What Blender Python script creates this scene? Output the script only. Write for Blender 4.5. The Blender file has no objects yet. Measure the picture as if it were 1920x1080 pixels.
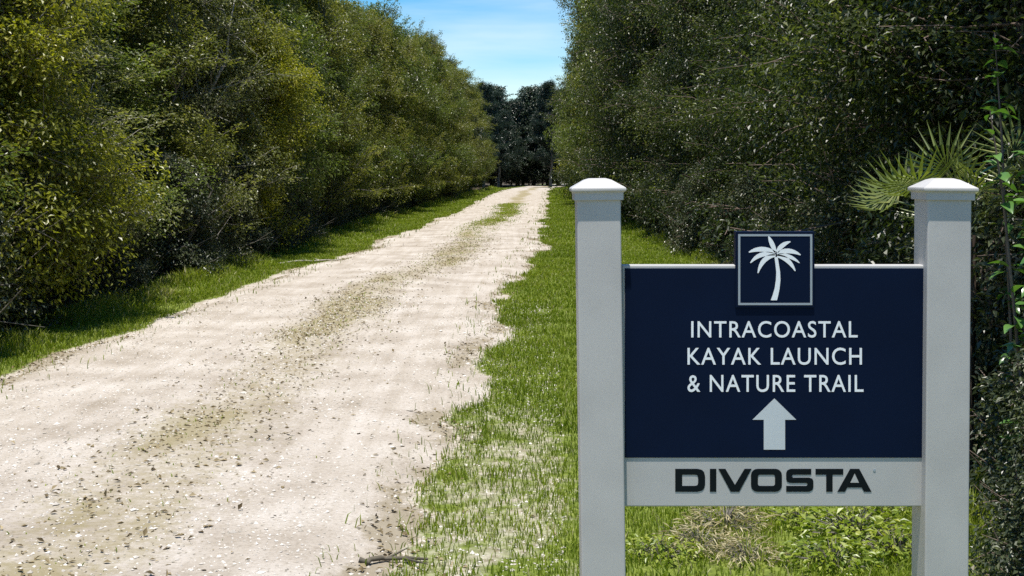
import bpy, bmesh, math, random
import numpy as np
from mathutils import Vector, Matrix

scene = bpy.context.scene
R = math.radians
# ------------------------------------------------------------------ camera
cam_data = bpy.data.cameras.new('camera')
cam = bpy.data.objects.new('camera', cam_data)
scene.collection.objects.link(cam)
cam.location = (0, 0, 1.6)
cam.rotation_euler = (R(90), 0, 0)
cam_data.sensor_width = 36.0
cam_data.lens = 45.0
cam_data.shift_y = -220.0 / 1920.0
cam_data.clip_start = 0.05
cam_data.clip_end = 3000.0
scene.camera = cam
scene.render.resolution_x, scene.render.resolution_y = 1024, 576

# ------------------------------------------------------------------ sky and sun
SUN_EL = 79.5
sun_dir = Vector((-0.36, -0.93, 0.0)).normalized() * math.cos(R(SUN_EL)) + Vector((0, 0, math.sin(R(SUN_EL))))
world = bpy.data.worlds.new('World')
scene.world = world
world.use_nodes = True
wn, wl = world.node_tree.nodes, world.node_tree.links
wn.clear()
w_out = wn.new('ShaderNodeOutputWorld')
w_bg = wn.new('ShaderNodeBackground')
w_sky = wn.new('ShaderNodeTexSky')
w_sky.sky_type = 'NISHITA'
w_sky.sun_disc = False
w_sky.sun_elevation = R(SUN_EL)
w_sky.sun_rotation = math.atan2(sun_dir.x, sun_dir.y)
w_sky.air_density = 1.0
w_sky.dust_density = 0.0
w_sky.ozone_density = 3.0
w_bg.inputs['Strength'].default_value = 0.088
# thin streaks of high cloud, all round the sky
w_tc = wn.new('ShaderNodeTexCoord')
w_map = wn.new('ShaderNodeMapping')
w_map.inputs['Scale'].default_value = (3.0, 3.0, 22.0)
w_map.inputs['Rotation'].default_value = (R(8), R(-6), 0)
w_noise = wn.new('ShaderNodeTexNoise')
w_noise.inputs['Scale'].default_value = 1.6
w_noise.inputs['Detail'].default_value = 6.0
w_ramp = wn.new('ShaderNodeValToRGB')
w_ramp.color_ramp.elements[0].position = 0.45
w_ramp.color_ramp.elements[1].position = 0.80
w_ramp.color_ramp.elements[1].color = (0.42, 0.42, 0.42, 1)
w_mix = wn.new('ShaderNodeMixRGB')
w_mix.inputs['Color2'].default_value = (7.6, 8.0, 8.4, 1)
wl.new(w_tc.outputs['Generated'], w_map.inputs['Vector'])
wl.new(w_map.outputs['Vector'], w_noise.inputs['Vector'])
wl.new(w_noise.outputs['Fac'], w_ramp.inputs['Fac'])
wl.new(w_ramp.outputs['Color'], w_mix.inputs['Fac'])
w_hs = wn.new('ShaderNodeHueSaturation')
w_hs.inputs['Saturation'].default_value = 1.6
w_hs.inputs['Value'].default_value = 1.05
wl.new(w_sky.outputs['Color'], w_hs.inputs['Color'])
wl.new(w_hs.outputs['Color'], w_mix.inputs['Color1'])
wl.new(w_mix.outputs['Color'], w_bg.inputs['Color'])
wl.new(w_bg.outputs['Background'], w_out.inputs['Surface'])

sun_data = bpy.data.lights.new('sun', 'SUN')
sun_data.energy = 4.8
sun_data.angle = R(0.53)
sun_data.color = (1.0, 0.955, 0.88)
sun = bpy.data.objects.new('sun', sun_data)
scene.collection.objects.link(sun)
sun.rotation_euler = sun_dir.to_track_quat('Z', 'Y').to_euler()
sun.location = (0, 0, 30)

scene.view_settings.view_transform = 'Standard'
scene.view_settings.look = 'None'
scene.view_settings.exposure = 0.72
scene.view_settings.gamma = 1.0
scene.view_settings.use_curve_mapping = False
scene.cycles.max_bounces = 5
scene.cycles.diffuse_bounces = 3
scene.cycles.glossy_bounces = 2
scene.cycles.transmission_bounces = 4
scene.cycles.use_denoising = False
col = scene.collection

# ------------------------------------------------------------------ helpers
def tag(o, label=None, cat=None, group=None, kind=None):
    if label: o['label'] = label
    if cat: o['category'] = cat
    if group: o['group'] = group
    if kind: o['kind'] = kind
    return o

def empty(name, loc=(0, 0, 0), rz=0.0):
    o = bpy.data.objects.new(name, None)
    o.empty_display_size = 0.2
    o.location = loc
    o.rotation_euler = (0, 0, rz)
    col.objects.link(o)
    return o

def link(name, me, mat=None, parent=None):
    o = bpy.data.objects.new(name, me)
    if mat is not None and len(me.materials) == 0:
        me.materials.append(mat)
    if parent is not None:
        o.parent = parent
    col.objects.link(o)
    return o

def copy_tree(o, parent=None):
    c = o.copy()
    col.objects.link(c)
    if parent is not None:
        c.parent = parent
    for ch in list(o.children):
        copy_tree(ch, c)
    return c

def np_mesh(name, V, F, attrs=None, smooth=False):
    """V (n,3) array, F (m,k) array of equal sized faces, attrs name -> per point floats"""
    me = bpy.data.meshes.new(name)
    V = np.asarray(V, dtype=np.float32); F = np.asarray(F, dtype=np.int32)
    k = F.shape[1]
    me.vertices.add(len(V)); me.vertices.foreach_set('co', V.ravel())
    me.loops.add(F.size); me.loops.foreach_set('vertex_index', F.ravel())
    me.polygons.add(len(F))
    me.polygons.foreach_set('loop_start', np.arange(0, F.size, k, dtype=np.int32))
    me.polygons.foreach_set('use_smooth', np.full(len(F), smooth, dtype=bool))
    for n, a in (attrs or {}).items():
        at = me.attributes.new(n, 'FLOAT', 'POINT')
        at.data.foreach_set('value', np.asarray(a, dtype=np.float32))
    me.update(calc_edges=True)
    me.validate()
    return me

def hash2(ix, iy, seed):
    h = (ix.astype(np.int64) * 374761393 + iy.astype(np.int64) * 668265263 + seed * 1442695041) & 0x7fffffff
    h = ((h ^ (h >> 13)) * 1274126177) & 0x7fffffff
    return ((h ^ (h >> 16)) & 0xffffff) / float(0xffffff)

def vnoise(x, y, seed=0):
    x = np.asarray(x, dtype=np.float64); y = np.asarray(y, dtype=np.float64)
    ix = np.floor(x); iy = np.floor(y)
    fx = x - ix; fy = y - iy
    fx = fx * fx * (3 - 2 * fx); fy = fy * fy * (3 - 2 * fy)
    a = hash2(ix, iy, seed); b = hash2(ix + 1, iy, seed)
    c = hash2(ix, iy + 1, seed); d = hash2(ix + 1, iy + 1, seed)
    return (a * (1 - fx) + b * fx) * (1 - fy) + (c * (1 - fx) + d * fx) * fy

def fbm(x, y, seed=0, octv=4):
    s = 0; amp = 0.5; tot = 0
    for k in range(octv):
        s = s + amp * vnoise(x, y, seed + k * 17); tot += amp
        x = np.asarray(x) * 2.03 + 5.1; y = np.asarray(y) * 2.03 - 3.7; amp *= 0.5
    return s / tot

def sstep(a, b, x):
    t = np.clip((np.asarray(x) - a) / (b - a), 0, 1)
    return t * t * (3 - 2 * t)

# ------------------------------------------------------------------ materials
def new_mat(name):
    m = bpy.data.materials.new(name); m.use_nodes = True
    nt = m.node_tree
    b = nt.nodes['Principled BSDF']
    return m, nt.nodes, nt.links, b, nt.nodes['Material Output']

def ramp(nodes, stops):
    r = nodes.new('ShaderNodeValToRGB')
    e = r.color_ramp.elements
    while len(e) < len(stops): e.new(0.5)
    for el, (p, c) in zip(e, stops):
        el.position = p; el.color = (*c, 1)
    return r

def leaf_material(name, stops, trans=0.42, rough=0.38, spec=0.5, transcol=None):
    m, n, l, b, out = new_mat(name)
    a1 = n.new('ShaderNodeAttribute'); a1.attribute_name = 'tint'
    oi = n.new('ShaderNodeObjectInfo')
    add = n.new('ShaderNodeMath'); add.operation = 'MULTIPLY_ADD'
    l.new(oi.outputs['Random'], add.inputs[0]); add.inputs[1].default_value = 0.26; add.inputs[2].default_value = -0.13
    ad2 = n.new('ShaderNodeMath'); ad2.operation = 'ADD'
    l.new(a1.outputs['Fac'], ad2.inputs[0]); l.new(add.outputs[0], ad2.inputs[1])
    r = ramp(n, stops)
    l.new(ad2.outputs[0], r.inputs['Fac'])
    l.new(r.outputs['Color'], b.inputs['Base Color'])
    b.inputs['Roughness'].default_value = rough
    b.inputs['Specular IOR Level'].default_value = spec
    tr = n.new('ShaderNodeBsdfTranslucent')
    g = n.new('ShaderNodeMixRGB'); g.blend_type = 'MULTIPLY'; g.inputs['Fac'].default_value = 1.0
    g.inputs['Color2'].default_value = (*(transcol or (1.5, 1.6, 0.5)), 1)
    l.new(r.outputs['Color'], g.inputs['Color1']); l.new(g.outputs['Color'], tr.inputs['Color'])
    mx = n.new('ShaderNodeMixShader'); mx.inputs['Fac'].default_value = trans
    l.new(b.outputs[0], mx.inputs[1]); l.new(tr.outputs[0], mx.inputs[2])
    l.new(mx.outputs[0], out.inputs['Surface'])
    return m

def bark_material(name, c1, c2):
    m, n, l, b, out = new_mat(name)
    t = n.new('ShaderNodeTexCoord'); no = n.new('ShaderNodeTexNoise')
    no.inputs['Scale'].default_value = 9.0; no.inputs['Detail'].default_value = 5
    l.new(t.outputs['Object'], no.inputs['Vector'])
    r = ramp(n, [(0.3, c1), (0.7, c2)])
    l.new(no.outputs['Fac'], r.inputs['Fac']); l.new(r.outputs['Color'], b.inputs['Base Color'])
    bp = n.new('ShaderNodeBump'); bp.inputs['Strength'].default_value = 0.4; bp.inputs['Distance'].default_value = 0.02
    l.new(no.outputs['Fac'], bp.inputs['Height']); l.new(bp.outputs[0], b.inputs['Normal'])
    b.inputs['Roughness'].default_value = 0.9
    return m

M = {}
M['olive'] = leaf_material('olive_leaves', [(0.0, (0.055, 0.068, 0.018)), (0.45, (0.130, 0.145, 0.030)), (0.8, (0.205, 0.205, 0.046)), (1.0, (0.30, 0.27, 0.09))])
M['green'] = leaf_material('green_leaves', [(0.0, (0.044, 0.064, 0.018)), (0.45, (0.100, 0.135, 0.030)), (0.8, (0.140, 0.175, 0.044)), (1.0, (0.23, 0.24, 0.09))])
M['grey'] = leaf_material('grey_green_leaves', [(0.0, (0.050, 0.060, 0.028)), (0.45, (0.118, 0.130, 0.056)), (0.8, (0.165, 0.180, 0.082)), (1.0, (0.29, 0.28, 0.16))])
M['yellow'] = leaf_material('yellow_green_leaves', [(0.0, (0.10, 0.11, 0.012)), (0.45, (0.21, 0.22, 0.02)), (0.8, (0.30, 0.29, 0.03)), (1.0, (0.40, 0.36, 0.07))], trans=0.45)
M['dark'] = leaf_material('dark_green_leaves', [(0.0, (0.014, 0.024, 0.009)), (0.45, (0.034, 0.050, 0.015)), (0.8, (0.078, 0.098, 0.030)), (1.0, (0.18, 0.19, 0.08))])
M['far'] = leaf_material('far_shade_tinted_leaves', [(0.0, (0.008, 0.017, 0.010)), (0.5, (0.020, 0.036, 0.018)), (1.0, (0.045, 0.066, 0.032))], trans=0.15)  # shade of the bend painted in as darker leaf colour
M['pine'] = leaf_material('pine_needles', [(0.0, (0.010, 0.024, 0.018)), (0.5, (0.022, 0.044, 0.030)), (1.0, (0.05, 0.075, 0.045))], trans=0.15)
M['brush'] = leaf_material('brush_leaves', [(0.0, (0.022, 0.032, 0.016)), (0.5, (0.052, 0.066, 0.030)), (0.85, (0.10, 0.115, 0.05)), (1.0, (0.19, 0.17, 0.11))], trans=0.22)
M['glossy'] = leaf_material('glossy_leaves', [(0.0, (0.035, 0.085, 0.022)), (0.5, (0.07, 0.16, 0.035)), (1.0, (0.13, 0.24, 0.06))], trans=0.25, rough=0.25, spec=0.6)
M['palmetto'] = leaf_material('palmetto_leaves', [(0.0, (0.08, 0.11, 0.03)), (0.5, (0.16, 0.20, 0.055)), (1.0, (0.30, 0.30, 0.12))], trans=0.25, rough=0.35)
M['grass'] = leaf_material('grass_blades', [(0.0, (0.095, 0.135, 0.010)), (0.5, (0.190, 0.255, 0.020)), (0.85, (0.28, 0.31, 0.045)), (1.0, (0.40, 0.37, 0.19))], trans=0.42, rough=0.5, spec=0.3, transcol=(1.2, 1.3, 0.35))
M['weed'] = leaf_material('weed_leaves', [(0.0, (0.10, 0.15, 0.015)), (0.5, (0.21, 0.27, 0.03)), (1.0, (0.38, 0.40, 0.11))], trans=0.35)
M['dry'] = leaf_material('dry_leaves', [(0.0, (0.07, 0.05, 0.025)), (0.5, (0.22, 0.17, 0.09)), (1.0, (0.44, 0.37, 0.24))], trans=0.1, rough=0.8, spec=0.2, transcol=(1, 0.9, 0.6))
M['straw'] = leaf_material('straw_leaves', [(0.0, (0.22, 0.19, 0.09)), (0.5, (0.42, 0.37, 0.21)), (1.0, (0.62, 0.56, 0.38))], trans=0.25, rough=0.7, spec=0.2, transcol=(1, 0.95, 0.7))
M['bark'] = bark_material('grey_bark', (0.06, 0.052, 0.043), (0.22, 0.20, 0.17))
M['pale_bark'] = bark_material('pale_bark', (0.16, 0.145, 0.12), (0.48, 0.45, 0.39))
M['brown_bark'] = bark_material('brown_bark', (0.05, 0.035, 0.026), (0.19, 0.14, 0.11))
M['dark_wood'] = bark_material('dark_wood', (0.035, 0.03, 0.022), (0.10, 0.085, 0.06))

def plastic(name, colr, rough=0.35, dirt=0.06, spec=0.4):
    m, n, l, b, out = new_mat(name)
    b.inputs['Specular IOR Level'].default_value = spec
    t = n.new('ShaderNodeTexCoord'); no = n.new('ShaderNodeTexNoise')
    no.inputs['Scale'].default_value = 7.0; no.inputs['Detail'].default_value = 7.0
    l.new(t.outputs['Object'], no.inputs['Vector'])
    d = tuple(c * (1 - dirt * 2.2) for c in colr)
    r = ramp(n, [(0.30, d), (0.62, colr)])
    l.new(no.outputs['Fac'], r.inputs['Fac']); l.new(r.outputs['Color'], b.inputs['Base Color'])
    n2 = n.new('ShaderNodeTexNoise'); n2.inputs['Scale'].default_value = 60.0
    l.new(t.outputs['Object'], n2.inputs['Vector'])
    mr = n.new('ShaderNodeMapRange'); mr.inputs['To Min'].default_value = rough - 0.06; mr.inputs['To Max'].default_value = rough + 0.12
    l.new(n2.outputs['Fac'], mr.inputs['Value']); l.new(mr.outputs[0], b.inputs['Roughness'])
    return m
M['vinyl'] = plastic('white_vinyl', (0.45, 0.435, 0.415), 0.42, 0.05)
M['board'] = plastic('white_board', (0.43, 0.42, 0.405), 0.45, 0.04)
M['navy'] = plastic('navy_face', (0.0022, 0.0075, 0.026), 0.55, 0.06, 0.08)
M['print_white'] = plastic('white_print', (0.80, 0.82, 0.83), 0.45, 0.02)
M['print_grey'] = plastic('silver_print', (0.52, 0.55, 0.57), 0.40, 0.03)
M['emblem_line'] = plastic('grey_print_line', (0.30, 0.34, 0.37), 0.40, 0.03)
M['print_black'] = plastic('black_print', (0.005, 0.008, 0.010), 0.55, 0.03, 0.1)

# ------------------------------------------------------------------ the lie of the land
RZ = [-6, 2, 5, 7, 10, 14, 18, 25, 35, 51, 75, 95, 112, 130, 150, 190]
RL = [-4.0, -3.9, -3.9, -3.85, -3.8, -3.72, -3.5, -3.05, -2.65, -2.1, -1.65, -1.1, -0.3, 1.4, 5.0, 16]
RR = [-0.75, -0.55, -0.33, -0.26, -0.17, -0.12, 0.02, 0.50, 0.80, 1.46, 2.15, 2.7, 3.5, 5.2, 8.8, 20]
HL = [-4.9, -4.7, -4.6, -4.6, -4.55, -4.5, -4.4, -4.4, -4.45, -4.0, -3.0, -2.4, -1.6, 0.2, 3.8, 14]     # foot of the far thicket
HR = [2.0, 2.0, 2.1, 2.25, 2.6, 3.0, 3.3, 3.5, 3.4, 3.2, 3.4, 4.2, 5.4, 7.6, 11, 22]                    # foot of the thicket beside the sign
road_l = lambda y: np.interp(y, RZ, RL)
road_r = lambda y: np.interp(y, RZ, RR)
hedge_l = lambda y: np.interp(y, RZ, HL)
hedge_r = lambda y: np.interp(y, RZ, HR)

def land(x, y):
    near = 1 - sstep(20, 60, y)
    return 0.10 * (fbm(x * 0.22, y * 0.22, 3, 3) - 0.5) + 0.05 * (fbm(x * 1.1, y * 1.1, 9, 3) - 0.5) * (0.4 + 0.6 * near)

def edge_wobble(y, seed):
    return (0.85 if seed == 77 else 0.6) * (fbm(np.zeros_like(y), y * 0.75, seed, 5) - 0.5)

def road_lift(x, y):
    """height of the shell surface over the land; below zero the land covers it"""
    a = road_l(y) + edge_wobble(y, 41); b = road_r(y) + edge_wobble(y, 77)
    d = np.minimum(x - a, b - x)
    u = (x - a) / (b - a)
    ruts = np.exp(-((u - 0.24) / 0.10) ** 2) + np.exp(-((u - 0.74) / 0.11) ** 2)
    n = fbm(x * 3.1, y * 3.1, 21, 4) - 0.5
    t = np.where(d > 0, 0.034 * sstep(0, 0.30, d), 0.10 * np.clip(d, -0.6, 0))
    return t + 0.03 * n * (1 - sstep(0.0, 0.45, d)) - 0.012 * ruts * sstep(0.1, 0.5, d) + 0.008 * n * sstep(0.2, 0.6, d), d, u

def strip_mask(x, y):
    """litter and wisps of grass along the crown of the track"""
    a = road_l(y); b = road_r(y); u = (x - a) / (b - a)
    c = 0.55 + 0.04 * np.sin(y * 0.31)
    s = np.exp(-((u - c) / 0.115) ** 2)
    p = 0.40 + 0.60 * sstep(0.36, 0.60, fbm(x * 1.3, y * 0.42, 61, 4))
    return s * p

def grass_cover(x, y):
    lift, d, u = road_lift(x, y)
    g = sstep(0.0, 0.16, -d)
    right = x > road_r(y) - 0.6
    bare = np.exp(-(((x + 0.10) / 0.50) ** 2)) * (1 - sstep(7.0, 9.0, y)) + 0.55 * np.exp(-(((x - 0.02) / 0.42) ** 2)) * np.exp(-((y - 8.3) / 0.9) ** 2)
    patch = fbm(x * 2.4, y * 1.6, 91, 4)
    bare = np.where(right, bare, 0) * sstep(0.30, 0.58, patch + 0.12)
    dry = 0.8 * np.exp(-((x - 1.0) / 0.28) ** 2 - ((y - 5.6) / 0.7) ** 2)
    return g * (1 - np.clip(bare * 0.70, 0, 0.54)), dry

# ground sheet
def axis(parts):
    out = []
    for a, b, n in parts: out += list(np.linspace(a, b, n, endpoint=False))
    return np.array(out + [parts[-1][1]])
gx = axis([(-900, -60, 14), (-60, -8, 26), (-8, -4.8, 24), (-4.8, 4.2, 130), (4.2, 10, 24), (10, 60, 25), (60, 900, 14)])
gy = axis([(-900, -40, 12), (-40, 2, 30), (2, 14, 150), (14, 40, 120), (40, 160, 120), (160, 300, 28), (300, 1600, 12)])
X, Y = np.meshgrid(gx, gy)
xf, yf = X.ravel(), Y.ravel()
zf = land(xf, yf) * (1 - sstep(150, 300, np.abs(yf)))
cov, dry = grass_cover(xf, yf)
nx, ny = len(gx), len(gy)
idx = np.arange(nx * ny).reshape(ny, nx)
F = np.stack([idx[:-1, :-1], idx[:-1, 1:], idx[1:, 1:], idx[1:, :-1]], -1).reshape(-1, 4)
thicket_zone = np.clip(sstep(-0.1, 0.6, hedge_l(yf) - xf) + sstep(-0.1, 0.6, xf - hedge_r(yf)), 0, 1)  # brown litter ground from the thicket feet inward
me = np_mesh('ground', np.stack([xf, yf, zf], -1), F, {'cover': np.clip(cov * (1 - 0.5 * dry), 0, 1), 'litter': thicket_zone}, True)
m, n, l, b, out = new_mat('verge_soil')
tc = n.new('ShaderNodeTexCoord')
no = n.new('ShaderNodeTexNoise'); no.inputs['Scale'].default_value = 24; no.inputs['Detail'].default_value = 8
l.new(tc.outputs['Object'], no.inputs['Vector'])
sand = ramp(n, [(0.28, (0.20, 0.165, 0.115)), (0.5, (0.34, 0.30, 0.245)), (0.72, (0.45, 0.41, 0.36))])
turf = ramp(n, [(0.3, (0.065, 0.080, 0.018)), (0.55, (0.12, 0.155, 0.024)), (0.75, (0.20, 0.22, 0.06))])
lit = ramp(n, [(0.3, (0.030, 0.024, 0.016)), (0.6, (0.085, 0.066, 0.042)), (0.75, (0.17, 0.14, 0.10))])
for r_ in (sand, turf, lit): l.new(no.outputs['Fac'], r_.inputs['Fac'])
ac = n.new('ShaderNodeAttribute'); ac.attribute_name = 'cover'
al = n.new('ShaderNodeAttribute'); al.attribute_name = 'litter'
n3 = n.new('ShaderNodeTexNoise'); n3.inputs['Scale'].default_value = 7; n3.inputs['Detail'].default_value = 6
l.new(tc.outputs['Object'], n3.inputs['Vector'])
sm = n.new('ShaderNodeMath'); sm.operation = 'ADD'; l.new(ac.outputs['Fac'], sm.inputs[0]); l.new(n3.outputs['Fac'], sm.inputs[1])
mr = n.new('ShaderNodeMapRange'); mr.inputs['From Min'].default_value = 0.75; mr.inputs['From Max'].default_value = 1.15
l.new(sm.outputs[0], mr.inputs['Value'])
m1 = n.new('ShaderNodeMixRGB'); l.new(mr.outputs[0], m1.inputs['Fac']); l.new(sand.outputs[0], m1.inputs['Color1']); l.new(turf.outputs[0], m1.inputs['Color2'])
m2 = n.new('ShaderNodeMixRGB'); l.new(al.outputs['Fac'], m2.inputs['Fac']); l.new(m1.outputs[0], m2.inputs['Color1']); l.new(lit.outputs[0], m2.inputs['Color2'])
l.new(m2.outputs[0], b.inputs['Base Color'])
b.inputs['Roughness'].default_value = 0.95; b.inputs['Specular IOR Level'].default_value = 0.15
bp = n.new('ShaderNodeBump'); bp.inputs['Strength'].default_value = 0.6; bp.inputs['Distance'].default_value = 0.02
l.new(no.outputs['Fac'], bp.inputs['Height']); l.new(bp.outputs[0], b.inputs['Normal'])
ground = tag(link('ground', me, m), kind='structure')

# shell track
ys = [-6.0]
while ys[-1] < 185: ys.append(ys[-1] + max(0.05, ys[-1] * 0.0062))
ys = np.array(ys)
us = np.linspace(-0.22, 1.22, 110)
YY, UU = np.meshgrid(ys, us, indexing='ij')
XX = road_l(YY) + (road_r(YY) - road_l(YY)) * UU
lift, d, u = road_lift(XX, YY)
ZZ = land(XX, YY) * (1 - sstep(150, 300, np.abs(YY))) + lift + 0.004
idx = np.arange(XX.size).reshape(XX.shape)
F = np.stack([idx[:-1, :-1], idx[:-1, 1:], idx[1:, 1:], idx[1:, :-1]], -1).reshape(-1, 4)
edge_dirt = (1 - sstep(0.0, 0.38, d)) * sstep(0.42, 0.66, fbm(XX * 2.2, YY * 1.0, 131, 4))
me = np_mesh('track', np.stack([XX, YY, ZZ], -1).reshape(-1, 3), F, {'strip': strip_mask(XX, YY).ravel(), 'edge': edge_dirt.ravel(), 'across': UU.ravel()}, True)
m, n, l, b, out = new_mat('crushed_shell')
tc = n.new('ShaderNodeTexCoord')
nb = n.new('ShaderNodeTexNoise'); nb.inputs['Scale'].default_value = 1.7; nb.inputs['Detail'].default_value = 6
nf = n.new('ShaderNodeTexNoise'); nf.inputs['Scale'].default_value = 46; nf.inputs['Detail'].default_value = 6; nf.inputs['Roughness'].default_value = 0.75
vo = n.new('ShaderNodeTexVoronoi'); vo.inputs['Scale'].default_value = 34
mp = n.new('ShaderNodeMapping'); mp.inputs['Scale'].default_value = (9.0, 0.5, 1.0)
ns = n.new('ShaderNodeTexNoise'); ns.inputs['Scale'].default_value = 1.0; ns.inputs['Detail'].default_value = 5
for q in (nb, nf, vo): l.new(tc.outputs['Object'], q.inputs['Vector'])
l.new(tc.outputs['Object'], mp.inputs['Vector']); l.new(mp.outputs[0], ns.inputs['Vector'])
base = ramp(n, [(0.30, (0.32, 0.280, 0.235)), (0.52, (0.42, 0.380, 0.335)), (0.75, (0.49, 0.455, 0.415))])
l.new(nb.outputs['Fac'], base.inputs['Fac'])
fine = ramp(n, [(0.30, (0.45, 0.42, 0.37)), (0.46, (0.90, 0.89, 0.87)), (0.62, (1.0, 1.0, 1.0)), (0.78, (1.12, 1.12, 1.12))])
l.new(nf.outputs['Fac'], fine.inputs['Fac'])
x1 = n.new('ShaderNodeMixRGB'); x1.blend_type = 'MULTIPLY'; x1.inputs['Fac'].default_value = 0.85
l.new(base.outputs[0], x1.inputs['Color1']); l.new(fine.outputs[0], x1.inputs['Color2'])
st = ramp(n, [(0.35, (0.86, 0.84, 0.80)), (0.6, (1.03, 1.03, 1.03))])
l.new(ns.outputs['Fac'], st.inputs['Fac'])
x2 = n.new('ShaderNodeMixRGB'); x2.blend_type = 'MULTIPLY'; x2.inputs['Fac'].default_value = 0.8
l.new(x1.outputs[0], x2.inputs['Color1']); l.new(st.outputs[0], x2.inputs['Color2'])
a_s = n.new('ShaderNodeAttribute'); a_s.attribute_name = 'strip'
nm = n.new('ShaderNodeTexNoise'); nm.inputs['Scale'].default_value = 15; nm.inputs['Detail'].default_value = 7; nm.inputs['Roughness'].default_value = 0.7
l.new(tc.outputs['Object'], nm.inputs['Vector'])
mm = n.new('ShaderNodeMath'); mm.operation = 'MULTIPLY_ADD'; l.new(a_s.outputs['Fac'], mm.inputs[0]); mm.inputs[1].default_value = 0.72; l.new(nm.outputs['Fac'], mm.inputs[2])
mr = n.new('ShaderNodeMapRange'); mr.inputs['From Min'].default_value = 0.62; mr.inputs['From Max'].default_value = 0.98; mr.inputs['To Max'].default_value = 0.8
l.new(mm.outputs[0], mr.inputs['Value'])
x3 = n.new('ShaderNodeMixRGB'); x3.inputs['Color2'].default_value = (0.22, 0.185, 0.095, 1)
l.new(mr.outputs[0], x3.inputs['Fac']); l.new(x2.outputs[0], x3.inputs['Color1'])
a_e = n.new('ShaderNodeAttribute'); a_e.attribute_name = 'edge'
mm2 = n.new('ShaderNodeMath'); mm2.operation = 'MULTIPLY_ADD'; l.new(a_e.outputs['Fac'], mm2.inputs[0]); mm2.inputs[1].default_value = 0.6; l.new(nm.outputs['Fac'], mm2.inputs[2])
mr2 = n.new('ShaderNodeMapRange'); mr2.inputs['From Min'].default_value = 0.66; mr2.inputs['From Max'].default_value = 0.95; mr2.inputs['To Max'].default_value = 0.8
l.new(mm2.outputs[0], mr2.inputs['Value'])
x4 = n.new('ShaderNodeMixRGB'); x4.inputs['Color2'].default_value = (0.22, 0.185, 0.125, 1)
l.new(mr2.outputs[0], x4.inputs['Fac']); l.new(x3.outputs[0], x4.inputs['Color1'])
l.new(x4.outputs[0], b.inputs['Base Color'])
b.inputs['Roughness'].default_value = 0.95; b.inputs['Specular IOR Level'].default_value = 0.15
hb = n.new('ShaderNodeMath'); hb.operation = 'MULTIPLY_ADD'; l.new(vo.outputs['Distance'], hb.inputs[0]); hb.inputs[1].default_value = -0.8; l.new(nf.outputs['Fac'], hb.inputs[2])
bp = n.new('ShaderNodeBump'); bp.inputs['Strength'].default_value = 0.7; bp.inputs['Distance'].default_value = 0.012
l.new(hb.outputs[0], bp.inputs['Height']); l.new(bp.outputs[0], b.inputs['Normal'])
track = tag(link('track', me, m), kind='structure')

def surf(x, y):
    x = np.asarray(x, dtype=np.float64); y = np.asarray(y, dtype=np.float64)
    g = land(x, y) * (1 - sstep(150, 300, np.abs(y)))
    lf, d, u = road_lift(x, y)
    inside = (x > road_l(y) - 0.7) & (x < road_r(y) + 0.7)
    return np.where(inside, np.maximum(g, g + lf + 0.004), g)

# ------------------------------------------------------------------ foliage generators
def unit(v): return v / (np.linalg.norm(v, axis=-1, keepdims=True) + 1e-9)

def leaf_arrays(P, Nrm, Dr, L, W, fold=0.25):
    """two triangles per leaf: base, left, tip, right"""
    Dr = unit(Dr - Nrm * np.sum(Dr * Nrm, -1, keepdims=True))
    S = np.cross(Nrm, Dr)
    L = L[:, None]; W = W[:, None]
    base = P; tip = P + Dr * L - Nrm * L * 0.12
    mid = P + Dr * L * 0.48
    le = mid + S * W * 0.5 + Nrm * W * fold; ri = mid - S * W * 0.5 + Nrm * W * fold
    V = np.stack([base, ri, tip, le], 1).reshape(-1, 3)
    k = np.arange(len(P))[:, None] * 4
    F = np.concatenate([k + np.array([[0, 1, 2]]), k + np.array([[0, 2, 3]])], 1).reshape(-1, 3)
    return V, F

def tubes_mesh(name, paths, sides=5):
    Vs, Fs, off = [], [], 0
    for pts, rad in paths:
        pts = np.asarray(pts, dtype=float); rad = np.asarray(rad, dtype=float)
        n = len(pts)
        t = np.gradient(pts, axis=0); t = unit(t)
        ref = np.array([0.31, 0.92, 0.13]) if abs(t[0][2]) > 0.5 else np.array([0.1, 0.2, 0.97])
        s = unit(np.cross(t, ref)); u = np.cross(t, s)
        a = np.arange(sides) * 2 * math.pi / sides
        ring = pts[:, None] + rad[:, None, None] * (np.cos(a)[None, :, None] * s[:, None] + np.sin(a)[None, :, None] * u[:, None])
        Vs.append(ring.reshape(-1, 3))
        i = np.arange(n * sides).reshape(n, sides)
        j = np.roll(i, -1, 1)
        Fs.append(np.stack([i[:-1], j[:-1], j[1:], i[1:]], -1).reshape(-1, 4) + off)
        off += n * sides
    return np_mesh(name, np.concatenate(Vs), np.concatenate(Fs), None, True)

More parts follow.
